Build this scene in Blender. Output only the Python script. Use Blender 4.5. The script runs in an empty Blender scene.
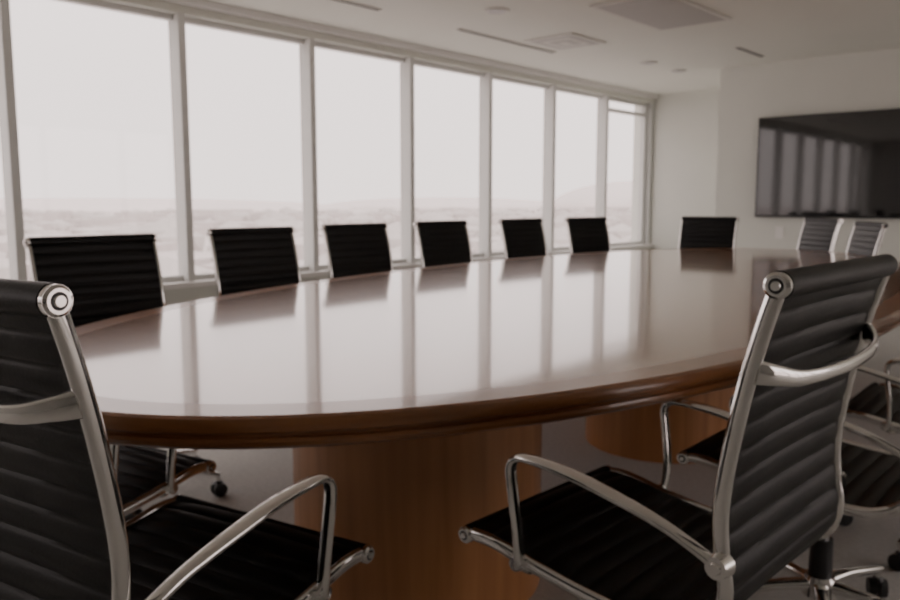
import bpy, bmesh, math, random
from mathutils import Vector, Matrix
random.seed(4)
scene = bpy.context.scene
COL = scene.collection
rad = math.radians

# ------------------------------------------------------------ materials
def new_mat(name):
    m = bpy.data.materials.new(name); m.use_nodes = True
    nt = m.node_tree
    return m, nt, nt.nodes['Principled BSDF']

def plain(name, col, rough=0.5, metal=0.0, coat=0.0, noise=0.0, nscale=40, bump=0.0, spec=0.5):
    m, nt, b = new_mat(name)
    b.inputs['Base Color'].default_value = (*col, 1)
    b.inputs['Roughness'].default_value = rough
    b.inputs['Metallic'].default_value = metal
    b.inputs['Coat Weight'].default_value = coat
    b.inputs['Specular IOR Level'].default_value = spec
    tc = nt.nodes.new('ShaderNodeTexCoord')
    n = nt.nodes.new('ShaderNodeTexNoise'); n.inputs['Scale'].default_value = nscale
    n.inputs['Detail'].default_value = 4
    nt.links.new(tc.outputs['Object'], n.inputs['Vector'])
    r = nt.nodes.new('ShaderNodeValToRGB')
    r.color_ramp.elements[0].position = 0.3; r.color_ramp.elements[1].position = 0.7
    r.color_ramp.elements[0].color = (*[c*(1-noise) for c in col], 1)
    r.color_ramp.elements[1].color = (*[min(1, c*(1+noise)) for c in col], 1)
    nt.links.new(n.outputs['Fac'], r.inputs['Fac'])
    nt.links.new(r.outputs['Color'], b.inputs['Base Color'])
    if bump > 0:
        bp = nt.nodes.new('ShaderNodeBump'); bp.inputs['Strength'].default_value = bump
        bp.inputs['Distance'].default_value = 0.004
        nt.links.new(n.outputs['Fac'], bp.inputs['Height'])
        nt.links.new(bp.outputs['Normal'], b.inputs['Normal'])
    return m

def wood(name, dark, light, scale, rough=0.12, coat=1.0, spec=0.5, cior=1.5, crough=0.05):
    m, nt, b = new_mat(name)
    tc = nt.nodes.new('ShaderNodeTexCoord')
    mp = nt.nodes.new('ShaderNodeMapping'); mp.inputs['Scale'].default_value = scale
    n = nt.nodes.new('ShaderNodeTexNoise'); n.inputs['Scale'].default_value = 1.0
    n.inputs['Detail'].default_value = 6; n.inputs['Distortion'].default_value = 0.6
    r = nt.nodes.new('ShaderNodeValToRGB')
    r.color_ramp.elements[0].position = 0.25; r.color_ramp.elements[0].color = (*dark, 1)
    r.color_ramp.elements[1].position = 0.75; r.color_ramp.elements[1].color = (*light, 1)
    nt.links.new(tc.outputs['Object'], mp.inputs['Vector'])
    nt.links.new(mp.outputs['Vector'], n.inputs['Vector'])
    nt.links.new(n.outputs['Fac'], r.inputs['Fac'])
    nt.links.new(r.outputs['Color'], b.inputs['Base Color'])
    b.inputs['Roughness'].default_value = rough
    b.inputs['Specular IOR Level'].default_value = spec
    b.inputs['Coat Weight'].default_value = coat
    b.inputs['Coat IOR'].default_value = cior
    b.inputs['Coat Roughness'].default_value = crough
    bp = nt.nodes.new('ShaderNodeBump'); bp.inputs['Strength'].default_value = 0.03
    bp.inputs['Distance'].default_value = 0.002
    nt.links.new(n.outputs['Fac'], bp.inputs['Height'])
    nt.links.new(bp.outputs['Normal'], b.inputs['Normal'])
    return m

M_wood = wood('walnut_veneer', (0.32, 0.125, 0.042), (0.47, 0.205, 0.078), (26, 1.6, 1), rough=0.25, spec=0.35, cior=1.52, crough=0.07)
M_edge = wood('walnut_edge', (0.26, 0.105, 0.038), (0.40, 0.170, 0.064), (5, 5, 30), rough=0.28, coat=0.5)
M_ped = wood('walnut_drum', (0.36, 0.155, 0.056), (0.52, 0.245, 0.098), (22, 22, 1.2), rough=0.38, coat=0.2)
M_leather = plain('black_leather', (0.008, 0.008, 0.008), 0.40, noise=0.25, nscale=180, bump=0.12, spec=0.22)
M_chrome = plain('polished_aluminium', (0.80, 0.79, 0.77), 0.08, metal=1.0)
M_dark = plain('dark_plastic', (0.015, 0.015, 0.016), 0.4)
M_wall = plain('white_wall_paint', (0.70, 0.715, 0.665), 0.7, noise=0.015, nscale=3)
M_wall2 = plain('taupe_wall_paint', (0.38, 0.38, 0.355), 0.7, noise=0.02, nscale=3)
M_ceil = plain('ceiling_paint', (0.69, 0.705, 0.645), 0.8, noise=0.01, nscale=2)
M_frame = plain('window_frame_grey', (0.66, 0.67, 0.65), 0.45, noise=0.02, nscale=5)
M_sill = plain('sill_white', (0.80, 0.79, 0.77), 0.4, noise=0.01, nscale=5)
M_carpet = plain('grey_carpet', (0.58, 0.575, 0.55), 0.95, noise=0.08, nscale=60, bump=0.3, spec=0.1)
M_screen = plain('tv_screen_glass', (0.006, 0.006, 0.007), 0.05, spec=0.9)
M_bezel = plain('tv_bezel', (0.01, 0.01, 0.01), 0.35)
M_grille = plain('vent_grille', (0.42, 0.42, 0.40), 0.6)
M_slot = plain('vent_dark', (0.10, 0.10, 0.10), 0.7)
M_trim = plain('ceiling_panel', (0.62, 0.62, 0.58), 0.7)
M_lamp = plain('downlight_lens', (0.40, 0.40, 0.39), 0.4)
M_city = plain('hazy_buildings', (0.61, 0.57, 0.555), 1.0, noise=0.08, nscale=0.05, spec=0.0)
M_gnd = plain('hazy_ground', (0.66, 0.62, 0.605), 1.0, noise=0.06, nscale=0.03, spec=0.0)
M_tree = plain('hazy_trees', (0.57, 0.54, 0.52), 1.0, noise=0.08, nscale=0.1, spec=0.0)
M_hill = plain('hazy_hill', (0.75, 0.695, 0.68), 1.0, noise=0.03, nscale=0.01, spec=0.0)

# thin window glass
M_glass = bpy.data.materials.new('window_glass'); M_glass.use_nodes = True
nt = M_glass.node_tree; nt.nodes.clear()
o = nt.nodes.new('ShaderNodeOutputMaterial'); mx = nt.nodes.new('ShaderNodeMixShader')
tr = nt.nodes.new('ShaderNodeBsdfTransparent'); tr.inputs['Color'].default_value = (0.97, 0.965, 0.96, 1)
gl = nt.nodes.new('ShaderNodeBsdfGlossy'); gl.inputs['Roughness'].default_value = 0.02
mx.inputs['Fac'].default_value = 0.04
nt.links.new(tr.outputs[0], mx.inputs[1]); nt.links.new(gl.outputs[0], mx.inputs[2])
nt.links.new(mx.outputs[0], o.inputs['Surface'])

# ------------------------------------------------------------ mesh helpers
def finish(bm, name, mats, smooth=None):
    bmesh.ops.recalc_face_normals(bm, faces=bm.faces)
    me = bpy.data.meshes.new(name); bm.to_mesh(me); bm.free()
    if not isinstance(mats, (list, tuple)): mats = [mats]
    for m in mats: me.materials.append(m)
    if smooth is not None:
        me.shade_smooth(); me.set_sharp_from_angle(angle=rad(smooth))
    return me

def obj(name, me, parent=None, loc=(0, 0, 0), rot=(0, 0, 0)):
    ob = bpy.data.objects.new(name, me); COL.objects.link(ob)
    ob.location = loc; ob.rotation_euler = rot
    if parent: ob.parent = parent
    return ob

def box(bm, c, s, mi=0, bev=0.0, rotz=0.0):
    mat = Matrix.Translation(c) @ Matrix.Rotation(rotz, 4, 'Z') @ Matrix.Diagonal((*s, 1))
    r = bmesh.ops.create_cube(bm, size=1, matrix=mat)
    vs = r['verts']; fs = set(f for v in vs for f in v.link_faces)
    for f in fs: f.material_index = mi
    if bev > 0:
        es = list(set(e for v in vs for e in v.link_edges))
        bmesh.ops.bevel(bm, geom=es, offset=bev, segments=2, profile=0.6, affect='EDGES')

def cyl(bm, p1, p2, r1, r2=None, seg=20, mi=0):
    if r2 is None: r2 = r1
    p1 = Vector(p1); p2 = Vector(p2); d = p2 - p1
    q = d.to_track_quat('Z', 'Y').to_matrix().to_4x4()
    mat = Matrix.Translation((p1 + p2) / 2) @ q
    r = bmesh.ops.create_cone(bm, cap_ends=True, cap_tris=False, segments=seg, radius1=r1, radius2=r2, depth=d.length, matrix=mat)
    for f in set(f for v in r['verts'] for f in v.link_faces): f.material_index = mi

def catmull(pts, n):
    pts = [Vector(p) for p in pts]
    P = [pts[0]*2 - pts[1]] + pts + [pts[-1]*2 - pts[-2]]
    dense = []
    for i in range(1, len(P) - 2):
        for k in range(24):
            t = k / 24
            a, b, c, d = P[i-1], P[i], P[i+1], P[i+2]
            dense.append(0.5*((2*b) + (c-a)*t + (2*a-5*b+4*c-d)*t*t + (-a+3*b-3*c+d)*t**3))
    dense.append(pts[-1])
    L = [0]
    for i in range(1, len(dense)): L.append(L[-1] + (dense[i]-dense[i-1]).length)
    out = []; j = 0
    for k in range(n):
        s = L[-1]*k/(n-1)
        while j < len(L)-2 and L[j+1] < s: j += 1
        t = (s-L[j])/max(1e-9, L[j+1]-L[j])
        out.append(dense[j].lerp(dense[j+1], min(1, t)))
    return out, L[-1]

def sweep(bm, pts, section, ref, scales=None, mi=0):
    rings = []
    n = len(pts)
    for i, p in enumerate(pts):
        T = (pts[min(n-1, i+1)] - pts[max(0, i-1)]).normalized()
        N = T.cross(Vector(ref)).normalized(); R = N.cross(T).normalized()
        sc = scales[i] if scales else (1, 1)
        rings.append([bm.verts.new(p + R*(s*sc[0]) + N*(t*sc[1])) for s, t in section])
    m = len(section)
    for i in range(n-1):
        for k in range(m):
            f = bm.faces.new((rings[i][k], rings[i][(k+1) % m], rings[i+1][(k+1) % m], rings[i+1][k]))
            f.material_index = mi
    bm.faces.new(rings[0]); bm.faces.new(rings[-1])

def oval(w, h, n=16, p=2.6):
    out = []
    for k in range(n):
        a = 2*math.pi*k/n; c, s = math.cos(a), math.sin(a)
        out.append((w/2*math.copysign(abs(c)**(2/p), c), h/2*math.copysign(abs(s)**(2/p), s)))
    return out

# ------------------------------------------------------------ office chair (faces +Y, origin on the floor)
OFF = 0.27
prof = [(0.0, .470), (.06, .470), (.16, .452), (.28, .436), (.39, .430), (.455, .440), (.505, .475),
        (.520, .525), (.512, .585), (.508, .65), (.516, .73), (.536, .84), (.558, .93), (.578, .998)]
PR = [(0, OFF-d, z) for d, z in prof]
HW = 0.243   # rail x

def chair_meshes():
    M = {}
    # ribbed sling
    bm = bmesh.new()
    pts, L = catmull(PR, 265)
    rib = L/24
    NX = 10
    front, rear = [], []
    n = len(pts)
    for i, p in enumerate(pts):
        T = (pts[min(n-1, i+1)] - pts[max(0, i-1)]).normalized()
        N = T.cross(Vector((1, 0, 0))).normalized()
        s = L*i/(n-1)
        h = 0.0040 + 0.0060*abs(math.sin(math.pi*s/rib))**0.6
        fr, re = [], []
        for k in range(NX+1):
            x = -HW + 2*HW*k/NX
            u = x/HW
            sag = 0.005*(1-u*u)
            c = p + Vector((x, 0, 0)) + N*sag
            hh = h*(1-0.5*abs(u)**8)
            fr.append(bm.verts.new(c - N*hh)); re.append(bm.verts.new(c + N*hh))
        front.append(fr); rear.append(re)
    for i in range(n-1):
        for k in range(NX):
            bm.faces.new((front[i][k], front[i][k+1], front[i+1][k+1], front[i+1][k]))
            bm.faces.new((rear[i][k+1], rear[i][k], rear[i+1][k], rear[i+1][k+1]))
        bm.faces.new((front[i][0], front[i+1][0], rear[i+1][0], rear[i][0]))
        bm.faces.new((front[i][NX], rear[i][NX], rear[i+1][NX], front[i+1][NX]))
    M['sling'] = finish(bm, 'ribbed_sling', M_leather, 70)
    # rolls with end caps
    bm = bmesh.new()
    top = Vector(PR[-1]); fro = Vector(PR[0])
    for c, r in ((top, 0.0205), (fro + Vector((0, 0.004, -0.004)), 0.017)):
        cyl(bm, c + Vector((-HW-.004, 0, 0)), c + Vector((HW+.004, 0, 0)), r, seg=28)
    M['rolls'] = finish(bm, 'leather_rolls', M_leather, 40)
    bm = bmesh.new()
    for c, r in ((top, 0.0195), (fro + Vector((0, 0.004, -0.004)), 0.0165)):
        for sx in (-1, 1):
            x0 = sx*(HW+.003)
            cyl(bm, c+Vector((x0, 0, 0)), c+Vector((x0+sx*.010, 0, 0)), r, seg=28)
            cyl(bm, c+Vector((x0+sx*.010, 0, 0)), c+Vector((x0+sx*.0135, 0, 0)), r*.98, r*.78, seg=28)
            cyl(bm, c+Vector((x0+sx*.0132, 0, 0)), c+Vector((x0+sx*.0139, 0, 0)), r*.56, seg=20, mi=1)
            cyl(bm, c+Vector((x0+sx*.0135, 0, 0)), c+Vector((x0+sx*.0165, 0, 0)), r*.42, r*.34, seg=20)
    M['caps'] = finish(bm, 'end_caps', [M_chrome, M_dark], 40)
    # rails
    for nm, sx in (('rail_left', -1), ('rail_right', 1)):
        bm = bmesh.new()
        rp, _ = catmull(PR, 90)
        rp = [p + Vector((sx*(HW+.004), 0, 0)) for p in rp]
        rp = rp[1:-1]
        sweep(bm, rp, oval(0.017, 0.026, 16, 2.4), (1, 0, 0))
        M[nm] = finish(bm, nm, M_chrome, 50)
    # rear brace (bows backwards) + underseat braces
    bm = bmesh.new()
    yb = OFF-.540; zb = .862
    b = [(-HW-.004, yb-.012, zb+.01), (-HW+.02, yb-.030, zb+.004), (-.16, yb-.050, zb-.006), (0, yb-.060, zb-.009),
         (.16, yb-.050, zb-.006), (HW-.02, yb-.030, zb+.004), (HW+.004, yb-.012, zb+.01)]
    bp, _ = catmull(b, 50)
    sc = []
    for i in range(50):
        e = abs(i/49*2-1)
        sc.append((1+0.75*e**4, 1+0.5*e**4))
    sweep(bm, bp, oval(0.022, 0.012, 14), (0, 0, 1), sc)
    for d, z in ((.14, .418), (.40, .405)):
        b = [(-HW, OFF-d, z+.022), (-.17, OFF-d, z), (0, OFF-d, z-.008), (.17, OFF-d, z), (HW, OFF-d, z+.022)]
        bp, _ = catmull(b, 30)
        sweep(bm, bp, oval(0.018, 0.03, 12), (0, 0, 1))
    M['braces'] = finish(bm, 'cross_braces', M_chrome, 50)
    # arms
    for nm, sx in (('armrest_left', -1), ('armrest_right', 1)):
        bm = bmesh.new()
        q = HW+.011
        a = [(q, OFF-.13, .445), (q+.012, OFF-.14, .462), (q+.020, OFF-.142, .52), (q+.023, OFF-.132, .60),
             (q+.023, OFF-.128, .640), (q+.023, OFF-.140, .658), (q+.023, OFF-.168, .664), (q+.023, OFF-.25, .658),
             (q+.021, OFF-.33, .642), (q+.018, OFF-.42, .618), (q+.010, OFF-.485, .588), (q, OFF-.514, .566)]
        a = [(sx*x, y, z) for x, y, z in a]
        ap, _ = catmull(a, 90)
        sc = []
        for i in range(90):
            t = i/89
            w = 1.0 if t < .35 else 1.0 + .35*math.sin(min(1, (t-.35)/.5)*math.pi)
            sc.append((w, 1.0))
        sweep(bm, ap, oval(0.024, 0.015, 16), (1, 0, 0), sc)
        cyl(bm, (sx*(HW+.004), OFF-.514, .572), (sx*(HW+.028), OFF-.514, .572), .021, .017, 24)
        cyl(bm, (sx*(HW+.028), OFF-.514, .572), (sx*(HW+.032), OFF-.514, .572), .010, .008, 16)
        cyl(bm, (sx*(HW+.004), OFF-.13, .452), (sx*(HW+.024), OFF-.13, .452), .016, .013, 24)
        M[nm] = finish(bm, nm, M_chrome, 50)
    # column and tilt box
    bm = bmesh.new()
    box(bm, (0, 0.0, .392), (.11, .27, .035), 1, .008)
    cyl(bm, (0, 0, .375), (0, 0, .24), .017, seg=20)
    cyl(bm, (0, 0, .25), (0, 0, .13), .027, .030, seg=24, mi=1)
    cyl(bm, (.05, .03, .39), (.20, .03, .385), .005, seg=10)
    cyl(bm, (.20, .03, .385), (.235, .03, .384), .009, seg=10, mi=1)
    M['column'] = finish(bm, 'column', [M_chrome, M_dark], 40)
    # star base
    bm = bmesh.new()
    cyl(bm, (0, 0, .150), (0, 0, .095), .036, .042, 28)
    wheels = bmesh.new()
    for k in range(5):
        a = 2*math.pi*k/5 + .31
        dr = Vector((math.cos(a), math.sin(a), 0))
        p, _ = catmull([dr*.02+Vector((0, 0, .124)), dr*.12+Vector((0, 0, .118)), dr*.22+Vector((0, 0, .100)), dr*.305+Vector((0, 0, .082))], 16)
        sweep(bm, p, oval(.034, .026, 12, 3), tuple(Vector((0, 0, 1)).cross(dr)), [(1.15-.4*i/15, 1.1-.35*i/15) for i in range(16)])
        c = dr*.298
        cyl(bm, c+Vector((0, 0, .085)), c+Vector((0, 0, .052)), .008, seg=12)
        ca = a + random.uniform(-1, 1)
        ax = Vector((math.cos(ca), math.sin(ca), 0)); hz = Vector((0, 0, .028))
        for s in (-1, 1):
            cyl(wheels, c+hz+ax*s*.006, c+hz+ax*s*.024, .028, .025, 22)
        cyl(wheels, c+hz-ax*.008, c+hz+ax*.008, .018, seg=14)
        cyl(wheels, c+Vector((0, 0, .045)), c+Vector((0, 0, .060)), .020, .012, 16)
    M['base'] = finish(bm, 'star_base', M_chrome, 45)
    M['casters'] = finish(wheels, 'casters', M_dark, 40)
    return M

CM = chair_meshes()
def chair(x, y, alpha, dz=0.0, spin=0.0):
    e = bpy.data.objects.new('office_chair', None); COL.objects.link(e)
    e.location = (x, y, 0); e.rotation_euler = (0, 0, rad(alpha))
    for k, me in CM.items():
        z = 0 if k in ('base', 'casters') else dz
        obj(k, me, e, loc=(0, 0, z), rot=(0, 0, rad(spin) if k in ('base', 'casters') else 0))
def chair_back(bx, by, alpha, dz=0.0, spin=0.0):
    f = Vector((-math.sin(rad(alpha)), math.cos(rad(alpha))))
    chair(bx + .31*f.x, by + .31*f.y, alpha, dz, spin)

chair(-.690, 1.385, 88, .007, 20)          # near right
chair(-1.242, .632, 11, .010, 10)         # near left
chair(-.60, 2.14, 90, 0, 40)          # next on the right
chair(-.46, 2.95, 92, -.02, 5)
chair(-.45, 3.80, 94, -.02, 25)
chair(-.52, 4.65, 98, -.02, 50)
chair(-.80, 5.45, 108, -.02, 15)
LD = -.03
chair_back(-3.17, 1.44, -90, LD, 38)
chair_back(-3.52, 2.42, -90, LD, 33)
chair_back(-3.68, 3.27, -90, LD, 5)
chair_back(-3.77, 4.15, -91, LD, 50)
chair_back(-3.80, 5.12, -93, LD, 20)
chair_back(-3.72, 5.95, -99, LD, 60)
chair_back(-3.02, 6.88, -177, LD, 8)
chair_back(-2.08, 6.93, 137, LD, 30)
chair_back(-1.56, 6.28, 125, LD-.01, 45)
chair(-1.99, .77, 12, LD, 22)        # near end, left of the near-left chair

# ------------------------------------------------------------ conference table
TC = Vector((-1.97, 3.585)); TILT = rad(6.5)
A, B, PEXP = 1.27, 3.03, 2.15
tab = bpy.data.objects.new('conference_table', None); COL.objects.link(tab)
tab.location = (TC.x, TC.y, 0); tab.rotation_euler = (0, 0, TILT)
NS = 240
out = []
for k in range(NS):
    a = 2*math.pi*k/NS; c, s = math.cos(a), math.sin(a)
    out.append(Vector((A*math.copysign(abs(c)**(2/PEXP), c), B*math.copysign(abs(s)**(2/PEXP), s))))
nor = []
for k in range(NS):
    t = (out[(k+1) % NS]-out[k-1]).normalized(); nor.append(Vector((t.y, -t.x)))
prf = [(.100, .740), (.016, .740), (.006, .736), (.0012, .728), (0, .720), (.002, .712), (.009, .7065), (.016, .705),
       (.0165, .701), (.010, .698), (.008, .692), (.011, .684), (.020, .677), (.034, .673), (.12, .672)]
bm = bmesh.new(); rings = []
for ins, z in prf:
    rings.append([bm.verts.new((out[k].x-nor[k].x*ins, out[k].y-nor[k].y*ins, z)) for k in range(NS)])
for i in range(len(rings)-1):
    for k in range(NS):
        f = bm.faces.new((rings[i][k], rings[i][(k+1) % NS], rings[i+1][(k+1) % NS], rings[i+1][k])); f.material_index = 1
bm.faces.new(rings[0]).material_index = 0
bm.faces.new(rings[-1]).material_index = 1
me = finish(bm, 'table_top', [M_wood, M_edge], 25)
for p in me.polygons:
    if abs(p.normal.z) > .999: p.use_smooth = False
obj('table_top', me, tab)
for i, (u, v, r) in enumerate(((.13, -1.93, .37), (.25, -.20, .35), (.24, 1.30, .36))):
    bm = bmesh.new()
    cyl(bm, (u, v, 0), (u, v, .675), r, seg=96)
    cyl(bm, (u, v, .640), (u, v, .674), r+.05, seg=64)
    obj('pedestal_%d' % (i+1), finish(bm, 'pedestal', [M_ped], 30), tab)

# ------------------------------------------------------------ room
CH = 2.55; XW = -5.30; XR = 3.6; YB = -4.0; YF = 10.15; YTV = 8.58; XTV = -3.71
def slab(name, lo, hi, mat, bev=0):
    bm = bmesh.new()
    c = [(l+h)/2 for l, h in zip(lo, hi)]; s = [h-l for l, h in zip(lo, hi)]
    box(bm, c, s, 0, bev)
    return obj(name, finish(bm, name, mat))
slab('floor', (XW-.3, YB-.3, -.15), (XR+.3, YF+.2, 0), M_carpet)
slab('ceiling', (XW-.3, YB-.3, CH), (XR+.3, YF+.2, CH+.15), M_ceil)
slab('wall_far', (XW-.3, YF, 0), (XTV+.2, YF+.2, CH), M_wall)
slab('wall_screen', (XTV, YTV, 0), (XR, YTV+.25, CH), M_wall)
slab('wall_return', (XTV, YTV+.25, 0), (XTV+.2, YF, CH), M_wall)
slab('baseboard_screen', (XTV, YTV-.015, 0), (XR, YTV, .09), M_sill)
slab('baseboard_far', (XW, YF-.015, 0), (XTV, YF, .09), M_sill)
# window walls
ZS, ZH = .54, 2.44
YS = 1.6                                   # solid right wall up to here; unseen glazing beyond added to light the room
slab('wall_window', (XW-.30, YB, 0), (XW, YF, ZS-.04), M_wall)
slab('trim_1', (XW-.30, YB, ZS-.04), (XW+.06, YF, ZS), M_sill, .006)
slab('trim_2', (XW-.30, YB, ZH), (XW, YF, CH), M_ceil)
slab('trim_3', (XW, YB, CH-.05), (XW+.05, YF, CH), M_sill)
slab('wall_right', (XR, YB, 0), (XR+.3, YS, CH), M_wall2)
slab('trim_4', (XR, YS, 0), (XR+.3, YTV, .10), M_wall)
slab('trim_5', (XR, YS, ZH), (XR+.3, YTV, CH), M_ceil)
slab('wall_back', (XW-.3, YB-.3, 0), (XR+.3, YB, CH), M_wall2)
wn = [0]
def window(p0, p1, z0, door=False, w=.028):
    """bay between two plan points, frame set back on the left-hand side"""
    wn[0] += 1
    p0 = Vector(p0); p1 = Vector(p1); L = (p1-p0).length
    bm = bmesh.new()
    zc = (z0+ZH)/2; hh = ZH-z0
    box(bm, (0, .07, zc), (2*w, .14, hh), 0, .004)
    box(bm, (L/2, .10, z0+.02), (L-2*w, .06, .04), 0)
    box(bm, (L/2, .10, ZH-.02), (L-2*w, .06, .04), 0)
    if door:
        for xx in (.07, L-.08):
            box(bm, (xx, .09, zc), (.05, .07, hh-.08), 0)
        box(bm, (L/2, .09, ZH-.16), (L-.2, .07, .04), 0)
        box(bm, (L, .07, zc), (2*w, .14, hh), 0)
    box(bm, (L/2, .11, zc), (L-2*w, .006, hh-.06), 1)
    d = p1-p0
    obj('window_%d' % wn[0], finish(bm, 'window', [M_frame, M_glass]), None, (p0.x, p0.y, 0), (0, 0, math.atan2(d.y, d.x)))
y0 = 1.95; sp = 1.165
ys = [y0+sp*k for k in range(-5, 8)]
for i in range(len(ys)-1):
    window((XW, ys[i]), (XW, ys[i+1]), ZS, i == len(ys)-2)
n = 5
for i in range(n):
    a = YTV + (YS-YTV)*i/n; b = YTV + (YS-YTV)*(i+1)/n
    window((XR, a), (XR, b), .10, False, .035)  # out-of-view bays, put in to let more daylight into the room

# ------------------------------------------------------------ TV
tv = bpy.data.objects.new('wall_television', None); COL.objects.link(tv); tv.location = (-2.335, YTV, 1.475)
bm = bmesh.new(); box(bm, (0, -.035, 0), (1.83, .05, 1.03), 0, .006); obj('bezel', finish(bm, 'bezel', M_bezel), tv)
bm = bmesh.new(); box(bm, (0, -.0615, .006), (1.80, .003, .995), 0); obj('screen', finish(bm, 'screen', M_screen), tv)
bm = bmesh.new(); box(bm, (0, -.006, 0), (.6, .012, .4), 0); obj('mount', finish(bm, 'mount', M_bezel), tv)
bm = bmesh.new(); box(bm, (0, -.006, 0), (.08, .012, .12), 0, .002)
obj('wall_socket', finish(bm, 'wall_socket', M_sill), None, (-3.0, YTV, .80))

# ------------------------------------------------------------ ceiling fittings
CF = CH-.001
def vent(name, x, y, sx, sy, n=4, mi=M_trim):
    bm = bmesh.new()
    box(bm, (0, 0, -.006), (sx, sy, .012), 0, .002)
    for k in range(n):
        fx = sx*(1-.22*k)-.08; fy = sy*(1-.22*k)-.08
        if fx < .05 or fy < .05: break
        box(bm, (0, 0, -.012-.003*k), (fx, fy, .004), 1 if k % 2 == 0 else 0)
    obj(name, finish(bm, name, [mi, M_grille]), None, (x, y, CF))
vent('air_diffuser', -4.14, 6.22, .50, .56)
vent('ceiling_cassette', -2.97, 5.78, .62, 1.1, 1)
def slotv(x, ya, yb_):
    bm = bmesh.new(); box(bm, (0, 0, -.004), (.05, yb_-ya, .008), 0)
    box(bm, (0, 0, -.009), (.022, yb_-ya-.03, .003), 1)
    obj('linear_air_slot', finish(bm, 'linear_air_slot', [M_trim, M_slot]), None, (x, (ya+yb_)/2, CF))
slotv(-4.52, 5.19, 6.6); slotv(-4.52, 2.9, 4.3); slotv(-3.1, 7.5, 8.15); slotv(-4.52, .6, 2.0)
for x, y in ((-3.87, 4.89), (-4.11, 7.71), (-4.11, 8.4), (-3.87, 2.4), (-1.2, 4.9), (-1.2, 2.4), (-1.2, 7.4)):
    bm = bmesh.new()
    cyl(bm, (0, 0, 0), (0, 0, -.012), .095, .085, 32)
    cyl(bm, (0, 0, -.011), (0, 0, -.014), .065, seg=28, mi=1)
    obj('recessed_downlight', finish(bm, 'recessed_downlight', [M_trim, M_lamp], 30), None, (x, y, CF))

# ------------------------------------------------------------ outside
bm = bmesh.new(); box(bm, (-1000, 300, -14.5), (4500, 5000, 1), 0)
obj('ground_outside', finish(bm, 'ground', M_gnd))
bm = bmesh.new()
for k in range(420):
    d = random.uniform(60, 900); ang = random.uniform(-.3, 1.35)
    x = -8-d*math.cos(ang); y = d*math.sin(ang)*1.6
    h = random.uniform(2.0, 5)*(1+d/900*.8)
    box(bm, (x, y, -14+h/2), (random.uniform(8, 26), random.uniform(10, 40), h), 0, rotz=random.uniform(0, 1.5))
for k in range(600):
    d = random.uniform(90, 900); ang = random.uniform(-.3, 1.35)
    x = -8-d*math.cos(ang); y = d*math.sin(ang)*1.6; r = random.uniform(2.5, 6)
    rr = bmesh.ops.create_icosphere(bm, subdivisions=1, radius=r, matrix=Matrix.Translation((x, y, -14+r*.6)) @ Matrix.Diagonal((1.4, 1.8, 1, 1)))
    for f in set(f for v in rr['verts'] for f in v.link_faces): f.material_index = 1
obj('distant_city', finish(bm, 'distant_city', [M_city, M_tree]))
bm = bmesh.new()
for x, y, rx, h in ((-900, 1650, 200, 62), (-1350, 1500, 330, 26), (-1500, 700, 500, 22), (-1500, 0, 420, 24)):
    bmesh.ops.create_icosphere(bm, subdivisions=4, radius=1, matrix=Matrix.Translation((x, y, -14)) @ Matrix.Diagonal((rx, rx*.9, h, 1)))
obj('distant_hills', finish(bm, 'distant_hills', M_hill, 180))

# ------------------------------------------------------------ world : overcast sky
w = bpy.data.worlds.new('World'); scene.world = w; w.use_nodes = True
nt = w.node_tree; bg = nt.nodes['Background']
tc = nt.nodes.new('ShaderNodeTexCoord'); sx = nt.nodes.new('ShaderNodeSeparateXYZ')
rp = nt.nodes.new('ShaderNodeValToRGB')
rp.color_ramp.elements[0].position = 0.0; rp.color_ramp.elements[0].color = (.85, .75, .73, 1)
rp.color_ramp.elements[1].position = 0.45; rp.color_ramp.elements[1].color = (1.0, .88, .865, 1)
nt.links.new(tc.outputs['Generated'], sx.inputs[0]); nt.links.new(sx.outputs['Z'], rp.inputs['Fac'])
nt.links.new(rp.outputs['Color'], bg.inputs['Color'])
bg.inputs['Strength'].default_value = 2.85

# ------------------------------------------------------------ camera
cam = bpy.data.cameras.new('camera'); co = bpy.data.objects.new('camera', cam); COL.objects.link(co)
cam.sensor_width = 36; cam.lens = 32; cam.clip_end = 6000; cam.clip_start = .02
cam.dof.use_dof = True; cam.dof.focus_distance = .5; cam.dof.aperture_fstop = 14
co.location = (0, 0, 1.12); co.rotation_euler = (rad(83), 0, rad(41.6))
scene.camera = co
